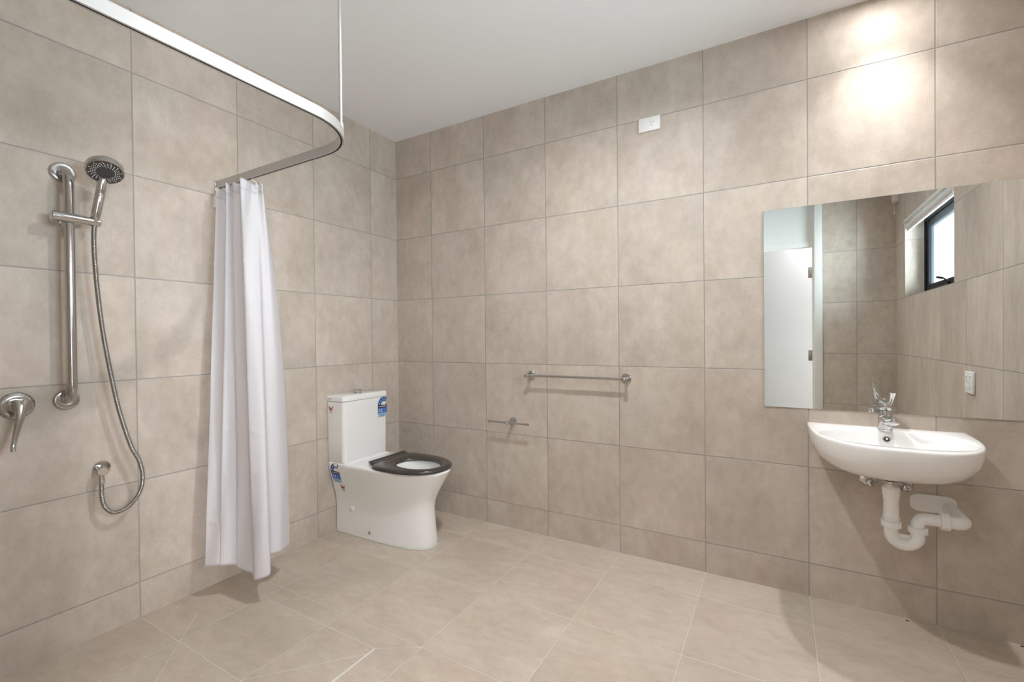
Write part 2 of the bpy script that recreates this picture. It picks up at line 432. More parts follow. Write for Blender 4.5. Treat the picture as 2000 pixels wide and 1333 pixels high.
# cistern
CY0, CY1 = -0.625, -0.262
def rbox_rings(x0, x1, y0, y1, r, zs, N=6, insets=None):
    out = []
    for k, z in enumerate(zs):
        ins = insets[k] if insets else 0
        a0, a1, b0, b1 = x0, x1-ins, y0+ins, y1-ins; ring = []
        ring.append((a0, b0, z))
        for i in range(N+1):
            a = -pi/2 + (pi/2)*i/N; ring.append((a1-r + r*cos(a), b0+r + r*sin(a), z))
        for i in range(N+1):
            a = (pi/2)*i/N; ring.append((a1-r + r*cos(a), b1-r + r*sin(a), z))
        ring.append((a0, b1, z)); out.append(ring)
    return out
m = MB().loft(rbox_rings(.004, .150, CY0, CY1, .022, [.4585, .462, .60, .836, .839], insets=[.006,.003,.001,0,.003]), 0, True, True, True)
cis = link('cistern', m, ceramic, toi, smooth=40)
m = MB().loft(rbox_rings(.003, .153, CY0-.003, CY1+.003, .022, [.841, .844, .868, .873, .876], insets=[.003,0,0,.002,.007]), 0, True, True, True)
lid = link('cistern_lid', m, ceramic, toi, smooth=40)
m = MB().lathe((.072, TY, .8765), (0,0,1), [(0,.024),(.003,.024),(.0032,.019),(.016,.021),(.0165,.030),(.021,.030),(.0225,.027)], 36)
link('flush_button', m, chrome, toi)
text_mesh('lid_logo', 'Seima', 0.012, grey_ink, lid, (0.030, CY0-.0034, .856), (1,0,0), (0,0,1), 'small grey maker lettering')
# deck step behind the seat
m = MB().loft(rbox_rings(.004, .185, CY0+.004, CY1-.004, .02, [.4572, .4605, .464, .4655], insets=[0,.006,.018,.03]), 0, True, False, True)
link('deck', m, ceramic, toi, smooth=60)
# seat
def seat_outline(l, w, x0, n, z, N=60):
    pts = []
    for i in range(N):
        a = 2*pi*i/N - pi
        cxx = .545
        c, s_ = cos(a), sin(a)
        if c >= 0: x = cxx + (l-cxx)*c**(2/2.15); y = w*abs(s_)**(2/2.15)
        else: x = cxx - (cxx-x0)*(-c)**(2/n); y = w*abs(s_)**(2/n)
        pts.append((x, TY + (y if s_ > 0 else -y), z))
    return pts
def seat_in(ax, ay, z, N=60, c=.594):
    return [(c + (ax+.008)*cos(2*pi*i/N - pi), TY - .006 + ay*sin(2*pi*i/N - pi), z) for i in range(N)]
m = MB()
rg = [seat_in(.146,.112,.4605), seat_in(.140,.106,.466), seat_in(.142,.108,.474), seat_in(.152,.118,.480), seat_outline(.770,.158,.365,4,.4835), seat_outline(.788,.176,.352,5,.4815), seat_outline(.798,.187,.345,5,.475), seat_outline(.800,.190,.343,5,.466), seat_outline(.796,.187,.346,5,.4590)]
rg.append(rg[0])
m.loft(rg)
seat = link('seat', m, seat_m, toi, smooth=50)
m = MB().lathe((.337, TY-.146, .4805), (0,1,0), [(0,.013),(.292,.013)], 24)
m.box((.330, TY-.145, .468), (.375, TY+.145, .486), bev=.006)
hg = link('hinge_bar', m, seat_m, seat, smooth=40)
for sg in (-1, 1):
    link('hinge_cap', MB().lathe((.337, TY+sg*.1465, .4805), (0,sg,0), [(0,.0085),(.003,.0085),(.004,.006)], 18), chrome, hg, label='chrome hinge end cap')

# stickers: star rating arc over black, blue and pale bands with 3.2, and the red W mark
def sticker(parent, o, ux, uy, nrm, w, h, lab, surf=None):
    """o = lower-left corner of the label"""
    o, ux, uy, nn = Vector(o), Vector(ux).normalized(), Vector(uy).normalized(), Vector(nrm).normalized()
    P = lambda a, b, k=0: o + ux*a*w + uy*b*h + nn*(0.0006 + 0.0002*k)
    m = MB()
    def quad(a0, b0, a1, b1, mi, k=0): m.add([P(a0,b0,k), P(a1,b0,k), P(a1,b1,k), P(a0,b1,k)], [(0,1,2,3)], mi)
    quad(0, 0, 1, .22, 3); quad(0, .22, 1, .52, 0); quad(0, .52, 1, .68, 1)
    R0, R1 = .66*w, .30*w; cc = o + ux*w*.66 + uy*h*.68
    n = 20; outer, inner = [], []
    for i in range(n+1):
        a = pi - (pi*.70)*i/n
        outer.append(cc + ux*R0*cos(a) + uy*R0*sin(a)*1.05 + nn*.0006); inner.append(cc + ux*R1*cos(a) + uy*R1*sin(a)*1.05 + nn*.0006)
    m.loft([outer, inner], 2, False)
    for i in range(4):      # white stars
        a = pi - (pi*.70)*(i+.5)/4; rr = (R0+R1)/2
        c = cc + ux*rr*cos(a) + uy*rr*sin(a)*1.05 + nn*.0009
        pts = []
        for k in range(10):
            q = pi/2 + k*pi/5; r = w*(.085 if k % 2 == 0 else .040)
            pts.append(c + ux*r*cos(q) + uy*r*sin(q))
        m.add(pts + [c], [(k, (k+1) % 10, 10) for k in range(10)], 4)
    quad(.10, .58, .9, .615, 4, 1); quad(.60, .42, .92, .435, 3, 1); quad(.60, .36, .85, .375, 3, 1); quad(.1, .262, .9, .275, 3, 1)
    quad(.18, .135, .82, .155, 1, 1); quad(.35, .055, .65, .075, 1, 1)
    if surf: m.v = [surf(Vector(v)) for v in m.v]
    s = link('rating_sticker', m, [blue_m, stk_black, blued_m, ltb_m, stk_white], parent, smooth=0, label=lab)
    tm = text_mesh('rating_number', '3.2', h*.235, stk_white, s, P(.30, .385, 2), ux, uy, 'white number 3.2')
    if surf:
        off = origin_of(s)
        for v in tm.data.vertices: v.co = surf(v.co + off) - off
    return s
sticker(cis, (.1502, -.346, .703), (0,1,0), (0,0,1), (1,0,0), .078, .118, 'blue and black water rating sticker on the front of the cistern')
def pan_side(v):
    """push a point drawn on the plane y = pan side onto the curved near side of the pan"""
    x, z = v.x, v.z; lift = (CY0 - v.y)
    for (z0, l0, w0, x0, n0, b0), (z1, l1, w1, x1, n1, b1) in zip(secs, secs[1:]):
        if z0 <= z <= z1:
            t = (z-z0)/(z1-z0); w = w0+(w1-w0)*t; wb = b0+(b1-b0)*t; xx = x0+(x1-x0)*t
            hw = wb + (w-wb)*min(max((x-.006)/(xx-.006), 0), 1)
            return Vector((x, TY - hw - lift - .0004, z))
    return v
def wmark(parent, c, ux, uy, nrm, s, lab, surf=None):
    c, ux, uy, nn = Vector(c), Vector(ux).normalized(), Vector(uy).normalized(), Vector(nrm).normalized()
    m = MB()
    def bar(x0, x1, wd=.24):
        # a slanted stroke from the top x0 to the foot x1
        m.add([c + ux*s*(x0-wd/2) + uy*s*.5 + nn*.0006, c + ux*s*(x0+wd/2) + uy*s*.5 + nn*.0006, c + ux*s*(x1+wd/2) - uy*s*.5 + nn*.0006, c + ux*s*(x1-wd/2) - uy*s*.5 + nn*.0006], [(0,1,2,3)])
    bar(-.62, -.26); bar(.62, .26)
    m.add([c + ux*s*-.36 - uy*s*.5 + nn*.0007, c + ux*s*-.14 - uy*s*.5 + nn*.0007, c + ux*s*.07 + uy*s*.22 + nn*.0007, c + ux*s*-.09 + uy*s*.22 + nn*.0007], [(0,1,2,3)])
    m.add([c + ux*s*.36 - uy*s*.5 + nn*.0008, c + ux*s*.14 - uy*s*.5 + nn*.0008, c + ux*s*-.09 + uy*s*.22 + nn*.0008, c + ux*s*.07 + uy*s*.22 + nn*.0008], [(0,1,2,3)])
    o = c - uy*s*.82 + nn*.0006
    m.add([o - ux*s*.55 - uy*s*.06, o + ux*s*.55 - uy*s*.06, o + ux*s*.55 + uy*s*.06, o - ux*s*.55 + uy*s*.06], [(0,1,2,3)], 1)
    if surf: m.v = [surf(Vector(v)) for v in m.v]
    return link('certification_mark', m, [red_m, grey_ink], parent, smooth=0, label=lab)
sticker(pan, (.018, CY0, .325), (1,0,0), (0,0,1), (0,-1,0), .078, .112, 'blue and black water rating sticker on the near side of the pan', pan_side)
wmark(pan, (.090, CY0, .298), (1,0,0), (0,0,1), (0,-1,0), .028, 'red W mark on the near side of the pan', pan_side)
wmark(cis, (.036, CY0-.0004, .796), (1,0,0), (0,0,1), (0,-1,0), .029, 'red W mark on the side of the cistern')

# ------------------------------------------------------------------ wash basin
BX = 2.870; BZ = 0.820
bas = thing('wash_basin', 'white wall-hung ceramic wash basin with overflow hole below the mirror', 'basin', (BX, 0, 0.65))
HWB, DPB = .2765, .462
NP = 96
def outb(phi, sx=1.0, sy=1.0, c=(0, -.2)):
    """boundary of the plan outline along a ray from c"""
    dx, dy = cos(phi), sin(phi); lo, hi = 0.0, 1.0
    for _ in range(36):
        r = (lo+hi)/2; x, y = c[0] + dx*r, c[1] + dy*r
        ok = y <= 0 and (abs(x)/(HWB))**2.9 + (min(abs(y), 9)/(DPB))**3.0 <= 1 if y <= 0 else False
        lo, hi = (r, hi) if ok else (lo, r)
    return c[0] + dx*lo, c[1] + dy*lo
phis = sorted([2*pi*i/NP for i in range(NP)] + [math.atan2(.2, HWB-.001), pi - math.atan2(.2, HWB-.001)])
base = [outb(p) for p in phis]
def bring(s, z, sy=None, yoff=0):
    sy = s if sy is None else sy
    return [(BX + x*s, min(y*sy + yoff, -0.0), z) for x, y in base]
m = MB()
prof = [(.14,.648),(.30,.648),(.44,.651),(.57,.658),(.70,.670),(.80,.686),(.88,.706),(.94,.731),(.975,.757),(.993,.783),(1.0,.803),(1.0,.811),(.997,.816),(.990,.819)]
rings = [bring(s, z) for s, z in prof]
for s, z in (( .975,.820),):
    rings.append([(BX + x*s, min(y*.98, -0.0), z) for x, y in base])
def bell(ax, ay, z, cy=-.238, nn=2.3):
    out = []
    for (x, y) in base:
        a = math.atan2((y-cy)/.17, x/.24); c, s_ = cos(a), sin(a)
        out.append((BX + ax*abs(c)**(2/nn)*(1 if c >= 0 else -1), cy + ay*abs(s_)**(2/nn)*(1 if s_ >= 0 else -1), z))
    return out
rings += [bell(.248,.183,.8198), bell(.243,.179,.818), bell(.238,.174,.812), bell(.233,.169,.800), bell(.222,.160,.775), bell(.203,.145,.745), bell(.17,.12,.715), bell(.12,.085,.697), bell(.05,.04,.690), bell(.022,.022,.688)]
m.loft(rings, 0, True, True, True)
bowl = link('bowl', m, ceramic, bas, smooth=50)
ov = Vector((2.876, -.0745, .782)); on = Vector((0, -1, .38)).normalized()
m = MB().lathe(ov, on, [(-.002,.0145),(.0035,.0145),(.0045,.013),(.0035,.0095),(.001,.0088)], 28, 0, False, False)
m.lathe(ov, on, [(.0008,.0),(.0012,.0092)], 28, 1, False, False)
link('overflow_ring', m, [chrome, dark_m], bas)
m = MB().lathe((BX, -.238, .6885), (0,0,1), [(0,.030),(.003,.030),(.005,.024),(.005,.0)], 32)
link('drain_plug', m, chrome, bas)

# tap
tx, ty = 2.874, -.052
tap = thing('basin_tap', 'chrome single-lever mixer tap with raised lever on the back of the basin', 'tap', (tx, ty, BZ))
m = MB().lathe((tx, ty, BZ), (0,-.10,1), [(0,.0265),(.004,.0265),(.006,.0245),(.03,.0240),(.06,.0245),(.083,.0250),(.086,.0235)], 36)
body = link('tap_body', m, chrome, tap, smooth=40)
path, rad = [], []
for i in range(13):
    t = i/12; p = crom([(tx, ty-.004, BZ+.035), (tx, ty-.040, BZ+.046), (tx, ty-.085, BZ+.053), (tx, ty-.122, BZ+.051)], t)
    path.append(p); rad.append((.0195 - .005*t, .0235 + .0035*t))
path += [(tx, ty-.128, BZ+.050), (tx, ty-.132, BZ+.049), (tx, ty-.134, BZ+.0485)]; rad += [(.0138,.0262), (.0118,.0245), (.006,.018)]
m = MB().tube(path, 0, 28, radii=rad, up=(0,0,1))
sp = link('spout', m, chrome, tap, smooth=50)
m = MB().lathe((tx, ty-.106, BZ+.042), (0,-.1,-1), [(0,.0125),(.010,.0125),(.011,.010)], 24)
link('aerator', m, chrome_dull, sp)
m = MB().lathe((tx, ty-.0088, BZ+.088), (0,-.10,1), [(0,.0235),(.002,.0245),(.020,.0245),(.030,.0215),(.034,.014),(.035,.0)], 36)
hub = link('lever_hub', m, chrome, tap, smooth=40)
path, rad = [], []
for i in range(17):
    t = i/16; p = crom([(tx, ty-.004, BZ+.105), (tx, ty-.040, BZ+.114), (tx, ty-.085, BZ+.122), (tx, ty-.125, BZ+.137), (tx, ty-.150, BZ+.160), (tx, ty-.160, BZ+.176)], t)
    path.append(p)
    wv = .019 - .022*t if t < .6 else .0058 + (t-.6)*.012
    rad.append((.0085 - .0045*min(t*1.4, 1) + (.001 if t > .8 else 0), max(wv, .0058)))
m = MB().tube(path, 0, 20, radii=rad, up=(0,0,1))
link('lever', m, chrome, hub, smooth=60)

# waste trap
wx, wy = 2.866, -.215
trap = thing('waste_trap', 'white plastic S-shaped waste trap with ribbed nuts under the basin', 'waste pipe', (wx, wy, .40))
m = MB().lathe((wx, wy, .647), (0,0,-1), [(0,.034),(.008,.034),(.012,.030),(.022,.029)], 32)
link('waste_flange', m, chrome_dull, trap)
m = MB().lathe((wx, wy, .634), (0,0,-1), [(0,.0265),(.016,.0265),(.0162,.0290),(.048,.0280),(.0485,.0265),(.066,.0265),(.0665,.0245),(.093,.0245),(.0935,.0255),(.134,.0255),(.1345,.0285),(.139,.0285),(.1395,.0255),(.152,.0255)], 36)
link('tailpiece', m, pvc, trap, smooth=30)
def nut(c, ax, L, r, ribs=22):
    c = Vector(c); a = Vector(ax).normalized()
    ref = Vector((0,0,1)) if abs(a.z) < .9 else Vector((1,0,0)); u = (ref - a*ref.dot(a)).normalized(); w = a.cross(u)
    rings = []
    for d, k in ((0,.93),(.001,1),(L-.001,1),(L,.95)):
        ring = []
        for i in range(ribs*4):
            q = 2*pi*i/(ribs*4); rr = r*k*(1.0 if (i % 4) in (0,1) else .955)
            ring.append(c + a*d + (u*cos(q) + w*sin(q))*rr)
        rings.append(ring)
    return MB().loft(rings, 0, True, True, True)
link('slip_nut', nut((wx, wy, .486), (0,0,-1), .025, .0325), pvc, trap, smooth=20)
# u bend in the plane through both risers
ux2, uy2 = 2.950, -.205
pu = []
zb = .470
for i in range(25):
    a = pi - pi*i/24
    cxu = (wx+ux2)/2; r = (ux2-wx)/2
    pu.append((cxu + r*cos(a), wy + (uy2-wy)*(i/24), .436 - .040*sin(a)))
pu = [(wx, wy, .475), (wx, wy, .452)] + pu + [(ux2, uy2, .452), (ux2, uy2, .468)]
link('u_bend', MB().tube(pu, .0235, 24), pvc, trap, smooth=60)
m = MB().add([(wx+.012, wy-.003, .420), (ux2-.012, uy2-.003, .420), (ux2-.014, uy2-.003, .433), (wx+.014, wy-.003, .438), (wx+.012, wy+.003, .420), (ux2-.012, uy2+.003, .420), (ux2-.014, uy2+.003, .433), (wx+.014, wy+.003, .438)],
    [(0,1,2,3),(7,6,5,4),(0,4,5,1),(1,5,6,2),(2,6,7,3),(3,7,4,0)])
link('bend_web', m, pvc, trap)
link('slip_nut', nut((ux2, uy2, .472), (0,0,-1), .024, .0305), pvc, trap, smooth=20)
ex, ez = 3.092, .503
pe = [(ux2, uy2, .462), (ux2, uy2, .474)]
for i in range(9):
    a = pi + (-pi/2)*i/8; pe.append((ux2+.026 + .026*cos(a), uy2+.001*i, .477 + .026*sin(a)))
pe += [(3.00, uy2+.008, ez+.001), (3.035, uy2+.010, ez)]
link('upper_elbow', MB().tube(pe, .0225, 24), pvc, trap, smooth=60)
link('slip_nut', nut((3.018, uy2+.009, ez), (1,.0,0), .027, .031), pvc, trap, smooth=20)
po = [(3.040, uy2+.010, ez), (3.062, uy2+.012, ez)]
for i in range(9):
    a = -pi/2 + (pi/2)*i/8; po.append((3.064 + .028*cos(a), uy2+.040 + .028*sin(a), ez))
po += [(3.092, -.10, ez-.0), (3.092, -.002, ez)]
link('wall_pipe', MB().tube(po, .0235, 24), pvc, trap, smooth=60)
# cover plate
cp = MB(); ring0, ring1 = [], []
for cx_, cz_, a0 in ((3.083, .512+.013, 0), (2.998, .512+.013, pi/2), (2.998, .512-.013, pi), (3.083, .512-.013, 3*pi/2)):
    for i in range(9):
        a = a0 + (pi/2)*i/8; ring0.append((cx_ + .033*cos(a), -.0005, cz_ + .024*sin(a)))
ring1 = [(x, -.004, z) for x, y, z in ring0]
ring2 = [(3.0405 + (x-3.0405)*.985, -.005, .512 + (z-.512)*.97) for x, y, z in ring0]
cp.loft([ring0, ring1, ring2], 0, True, True, True)
link('cover_plate', cp, plastic, trap, smooth=30)

# stop valves
def valve(x, z, label):
    t = thing('stop_valve', label, 'valve', (x, 0, z), 'stop valves under the basin')
    link('wall_flange', MB().lathe((x, -.0005, z), (0,-1,0), [(0,.033),(.003,.033),(.008,.028),(.010,.012)], 32), chrome, t)
    m = MB().lathe((x, -.008, z), (0,-1,0), [(0,.010),(.03,.010),(.031,.013),(.046,.013),(.047,.010)], 24)
    m.lathe((x, -.035, z), (0,0,1), [(0,.008),(.022,.008),(.0225,.010),(.036,.010),(.0365,.006),(.062,.006)], 20)
    link('valve_body', m, chrome, t)
    rings = []
    for d, k in ((0,.85),(.003,1),(.020,1),(.023,.85),(.024,.5)):
        rings.append([(x + .0155*k*(1 + .09*cos(8*q))*cos(q), -.055-d, z + .0155*k*(1 + .09*cos(8*q))*sin(q)) for q in [2*pi*i/48 for i in range(48)]])
    h = link('valve_handle', MB().loft(rings, 0, True, True, True), chrome, t, smooth=40)
    link('handle_screw', MB().lathe((x, -.079, z), (0,-1,0), [(0,.0025),(.001,.0025)], 12), dark_m, h)
    return t
valve(2.822, .588, 'chrome stop valve left of the white waste pipe under the basin')
valve(2.944, .584, 'chrome stop valve right of the white waste pipe under the basin')

# ------------------------------------------------------------------ towel rail, paper holder
tr = thing('towel_rail', 'chrome horizontal towel rail on the tiled wall', 'towel rail', (1.435, 0, .995))
for x in (1.133, 1.737):
    link('wall_flange', MB().lathe((x, -.0005, .995), (0,-1,0), [(0,.0275),(.008,.0275),(.010,.025),(.010,.010)], 36), chrome, tr)
    link('post', MB().lathe((x, -.009, .995), (0,-1,0), [(0,.010),(.045,.010),(.0455,.0125),(.068,.0125),(.070,.010)], 28), chrome, tr)
link('bar', MB().lathe((1.140, -.062, .995), (1,0,0), [(0,.0078),(.590,.0078)], 24), chrome_dull, tr)
ph = thing('toilet_roll_holder', 'empty chrome double toilet roll holder below the towel rail', 'toilet roll holder', (.990, 0, .692))
link('wall_flange', MB().lathe((.998, -.0005, .694), (0,-1,0), [(0,.024),(.008,.024),(.010,.021),(.010,.01)], 36), chrome, ph)
link('post', MB().lathe((.998, -.009, .694), (0,-1,0), [(0,.0095),(.050,.0095),(.052,.0125),(.074,.0125),(.076,.010)], 28), chrome, ph)
for s in (-1, 1):
    link('arm', MB().lathe((.998 + s*.01, -.073, .694), (s,0,0), [(0,.0062),(.128,.0062),(.1282,.0082),(.138,.0082),(.140,.006)], 20), chrome_dull, ph)

# ------------------------------------------------------------------ power outlets
po1 = thing('power_outlet', 'white single power outlet high on the tiled wall', 'power outlet', (1.875, 0, 2.384))
m = MB().box((1.817, -.0005, 2.346), (1.933, -.010, 2.422), bev=.004, seg=3)
pl = link('faceplate', m, plastic, po1)
m = MB().lathe((1.850, -.0095, 2.386), (0,-1,0), [(0,.009),(.002,.009),(.003,.007)], 24)
link('switch', m, plastic, po1)
m = MB()
for px_, pz_, ang in ((1.882, 2.392, .5), (1.897, 2.392, -.5), (1.8895, 2.376, 0)):
    c, s_ = cos(ang), sin(ang); q = []
    for a, b in ((-.0012,-.0042),(.0012,-.0042),(.0012,.0042),(-.0012,.0042)):
        q.append((px_ + a*c - b*s_*.9, -.0103, pz_ + a*s_ + b*c))
    m.add(q, [(0,1,2,3)])
link('socket_slots', m, dark_m, po1, smooth=0)
po2 = thing('power_outlet', 'white double power outlet with two small switches, seen in the mirror', 'power outlet', (W, -.70, .972))
m = MB().box((W-.0005, -.775, .914), (W-.012, -.660, 1.030), bev=.004, seg=3)
link('faceplate', m, plastic, po2)
for y in (-.745, -.695):
    link('switch', MB().lathe((W-.0115, y, 1.005), (-1,0,0), [(0,.008),(.003,.008),(.004,.006)], 20), plastic, po2)
    link('socket', MB().lathe((W-.0115, y, .950), (-1,0,0), [(0,.016),(.001,.016),(.0015,.014)], 24), plastic, po2)
iso = thing('cord_switch', 'small white switch box with short cord high in the far corner, seen in the mirror', 'switch', (W, -2.36, 2.37))
link('housing', MB().box((W-.0005, -2.40, 2.33), (W-.035, -2.33, 2.42), bev=.004), plastic, iso)
link('cord', MB().tube([(W-.02, -2.385, 2.331), (W-.02, -2.385, 2.26)], .0015, 8), plastic, iso)
link('cord_pull', MB().lathe((W-.02, -2.385, 2.262), (0,0,-1), [(0,.003),(.02,.006),(.028,.005)], 12), plastic, iso)

# ------------------------------------------------------------------ grab rail + shower
gy, gx = -1.840, .067
gr = thing('grab_rail', 'vertical polished steel grab rail on the shower wall', 'grab rail', (0, gy, 1.0))
p = [(.006, gy, 1.905)]
R = .0605
for i in range(13):
    a = (pi/2)*i/12; p.append((gx-R + R*sin(a), gy, 1.905-R + R*cos(a)))
for i in range(13):
    a = (pi/2)*i/12; p.append((gx-R + R*cos(a), gy, 1.000+R - R*sin(a)))
p.append((.006, gy, 1.000))
link('bar', MB().tube(p, .0160, 28), steel, gr, smooth=60)
for z in (1.905, 1.0):
    link('wall_flange', MB().lathe((.0005, gy, z), (1,0,0), [(0,.040),(.006,.040),(.013,.036),(.015,.030),(.012,.018)], 40), steel, gr)
sl = thing('shower_slider', 'chrome sliding shower bracket clamped across the grab rail', 'bracket', (gx, gy, 1.713))
sx = .083; szz = 1.713
m = MB().lathe((sx, gy-.057, szz), (0,1,0), [(0,.0175),(.002,.0200),(.024,.0200),(.0242,.0190),(.0255,.0190),(.0257,.0200),(.079,.0195),(.0792,.0180),(.0805,.0180),(.0807,.0180),(.142,.0175),(.145,.0150)], 32)
m.lathe((gx, gy, szz-.020), (0,0,1), [(0,.0195),(.002,.021),(.038,.021),(.040,.0195)], 32)
link('clamp', m, chrome, sl)
m = MB().tube([(sx, gy-.034, szz-.012), (sx-.002, gy-.030, szz-.026), (sx+.004, gy-.033, szz-.034)], .004, 10)
link('release_lever', m, chrome, sl)

# hand shower
hs = thing('hand_shower', 'chrome hand shower with round dark nozzle face above the slider', 'shower head', (.088, -1.765, szz))
h0, h1 = Vector((.086, -1.772, szz-.012)), Vector((.132, -1.758, 1.870))
hd = (h1-h0).normalized(); L = (h1-h0).length
m = MB().lathe(h0, hd, [(0,.0095),(.020,.0120),(.022,.0135),(.034,.0150),(.060,.0158),(.125,.0158),(.127,.0150),(.130,.0150),(.132,.0156),(L,.0150),(L+.012,.013)], 28)
link('handle', m, chrome, hs, smooth=40)
hc = Vector((.158, -1.758, 1.910)); hn = Vector((.54, -.16, -.83)).normalized()
m = MB().lathe(hc, hn, [(-.030,.0),(-.029,.030),(-.025,.048),(-.020,.0565),(-.014,.0600),(.006,.0600),(.010,.0590),(.011,.0555)], 56, 0, False, False)
m.lathe(hc, hn, [(.0105,.0556),(.0100,.0)], 56, 0, False, False)
head = link('head', m, chrome, hs, smooth=50)
m = MB().lathe(hc, hn, [(.0095,.0550),(.0115,.0545),(.0120,.026),(.0135,.025),(.0135,.0)], 56, 0, True, False)
face = link('nozzle_face', m, rub_dark, head, smooth=40, label='dark grey face')
u = (Vector((0,0,1)) - hn*hn.z).normalized(); w = hn.cross(u)
m = MB(); k = 0
for row, (r, n) in enumerate(((.031, 24), (.0375, 24), (.0435, 24), (.0495, 24))):
    for i in range(n):
        if row == 3 and i % 2: continue
        a = 2*pi*(i + .25*row)/n
        m.lathe(hc + hn*.0118 + (u*cos(a) + w*sin(a))*r, hn, [(0,.0019),(.0016,.0015)], 6)
nz = link('nozzles', m, nozzle_m, face); nz['kind'] = 'stuff'; nz['label'] = 'rings of small white nozzles'
m = MB()
for i in range(12):
    a = 2*pi*i/12; m.lathe(hc + hn*.0133 + (u*cos(a) + w*sin(a))*.0205, hn, [(0,.0014),(.0006,.0012)], 6)
sh = link('spray_holes', m, dark_m, face); sh['kind'] = 'stuff'
link('spray_selector', MB().lathe(hc + hn*.011 + u*-.052, hn, [(0,.004),(.008,.003)], 10), dark_m, face)

# hose
ctl = [(.084,-1.770,1.700),(.082,-1.772,1.66),(.078,-1.770,1.58),(.073,-1.762,1.455),(.070,-1.747,1.288),(.070,-1.725,1.119),(.070,-1.697,.945),(.070,-1.659,.786),(.070,-1.631,.715),(.069,-1.618,.640),(.067,-1.630,.574),(.062,-1.668,.524),(.056,-1.712,.513),(.052,-1.742,.545),(.050,-1.751,.595),(.050,-1.751,.6395)]
pts = [Vector(crom(ctl, i/600)) for i in range(601)]
ln = [0]
for a, b in zip(pts, pts[1:]): ln.append(ln[-1] + (b-a).length)
tot = ln[-1]; nr = int(tot/.0042); path, rad = [], []
j = 0
for i in range(nr*3 + 1):
    s = tot*i/(nr*3)
    while j < len(ln)-2 and ln[j+1] < s: j += 1
    f = (s-ln[j])/max(ln[j+1]-ln[j], 1e-9); path.append(pts[j].lerp(pts[j+1], f)); rad.append(.0074 if i % 3 == 0 else .0088)
hose = tag(link('shower_hose', MB().tube(path, 0, 12, radii=rad), hose_m, None, (.06, -1.70, .51), smooth=70), 'flexible ribbed metal shower hose looping down to the wall outlet', 'hose')
we = thing('hose_outlet', 'round chrome wall elbow where the shower hose starts', 'wall outlet', (0, -1.733, .694))
link('wall_flange', MB().lathe((.0005, -1.735, .700), (1,0,0), [(0,.029),(.010,.029),(.014,.026),(.015,.018)], 36), chrome, we)
link('elbow_body', MB().lathe((.012, -1.738, .698), (1,-.22,-.05), [(0,.0165),(.042,.0185),(.050,.0185),(.053,.016)], 32), chrome, we)
link('nozzle', MB().lathe((.050, -1.751, .690), (0,0,-1), [(0,.0095),(.024,.0095),(.0243,.0112),(.042,.0112),(.050,.0085)], 24), chrome, we)

# mixer
my, mz = -1.978, .994
mx_ = thing('shower_mixer', 'round chrome shower mixer with long drooping lever at the left edge', 'mixer tap', (0, my, mz))
link('wall_plate', MB().lathe((.0005, my, mz), (1,0,0), [(0,.050),(.004,.050),(.009,.045),(.011,.034),(.011,.028)], 56), steel, mx_, smooth=40)
hb = link('cartridge', MB().lathe((.010, my, mz), (1,0,0), [(0,.026),(.030,.025),(.033,.022)], 36), chrome, mx_)
path, rad = [], []
for i in range(21):
    t = i/20; pnt = crom([(.048, my+.002, mz+.018), (.056, my+.000, mz+.000), (.064, my-.006, mz-.045), (.066, my-.016, mz-.095), (.070, my-.024, mz-.135), (.078, my-.027, mz-.158)], t)
    path.append(pnt)
    wv = .0225*(1-t)**2.4 + .0058 + .0012*t; rad.append((.012*(1-t)**1.6 + .0052, wv))
link('lever', MB().tube(path, 0, 22, radii=rad, up=(1,0,0)), steel, hb, smooth=60)

# ------------------------------------------------------------------ curtain track
ct = thing('curtain_track', 'pale metal L-shaped shower curtain track hung below the ceiling', 'curtain track', (.55, -1.258, 2.0))
ZT0, ZT1 = 2.002, 2.038; RC = .25; TX, TYY = 1.094, -1.258; hw = .0095
cl = [(.004, TYY)]
cl += [(.004 + (TX-RC-.004)*i/10, TYY) for i in range(1, 11)]
for i in range(1, 25):
    a = pi/2 - (pi/2)*i/24; cl.append((TX-RC + RC*cos(a), TYY-RC + RC*sin(a)))
cl += [(TX, TYY-RC - (D-.004+TYY-RC)*i/8) for i in range(1, 9)]
cl[-1] = (TX, -D+.003)
rings = []
sec = [(-hw,ZT0,0),(-hw,ZT1,0),(hw,ZT1,0),(hw,ZT0,0),(.0028,ZT0,0),(.0028,ZT0+.012,0),(-.0028,ZT0+.012,0),(-.0028,ZT0,0)]
for i, (x, y) in enumerate(cl):
    a, b = cl[max(i-1,0)], cl[min(i+1,len(cl)-1)]; t = Vector((b[0]-a[0], b[1]-a[1], 0)).normalized(); n = Vector((-t.y, t.x, 0))
    rings.append([(x + n.x*o, y + n.y*o, z) for o, z, _ in sec])
m = MB()
m.loft(rings, 0, True, True, True)
for i, mi in enumerate(m.m):
    pass
trk = link('rail', m, [track_m, slot_m], ct, smooth=30)
me = trk.data
for pl_ in me.polygons:          # the inside of the curtain slot is dark
    c = pl_.center + trk.location + ct.location
    if abs(pl_.normal.z) < .5 and ZT0 < c.z < ZT0 + .0119 or (pl_.normal.z < -.5 and c.z > ZT0 + .008): pl_.material_index = 1
link('end_bracket', MB().box((.0005, TYY-.014, ZT0-.012), (.006, TYY+.014, ZT1+.004), bev=.002), chrome_dull, ct)
link('end_bracket', MB().box((TX-.014, -D+.0005, ZT0-.012), (TX+.014, -D+.006, ZT1+.004), bev=.002), chrome_dull, ct)
rx, ry = TX-RC + RC*cos(pi/4), TYY-RC + RC*sin(pi/4)
m = MB().lathe((rx, ry, ZT1-.002), (0,0,1), [(0,.0105),(.006,.0105),(.026,.0085),(.027,.0060),(H-ZT1-.004,.0060),(H-ZT1-.004,.018),(H-ZT1+.001,.018)], 24)
link('hanger_rod', m, rod_m, ct)

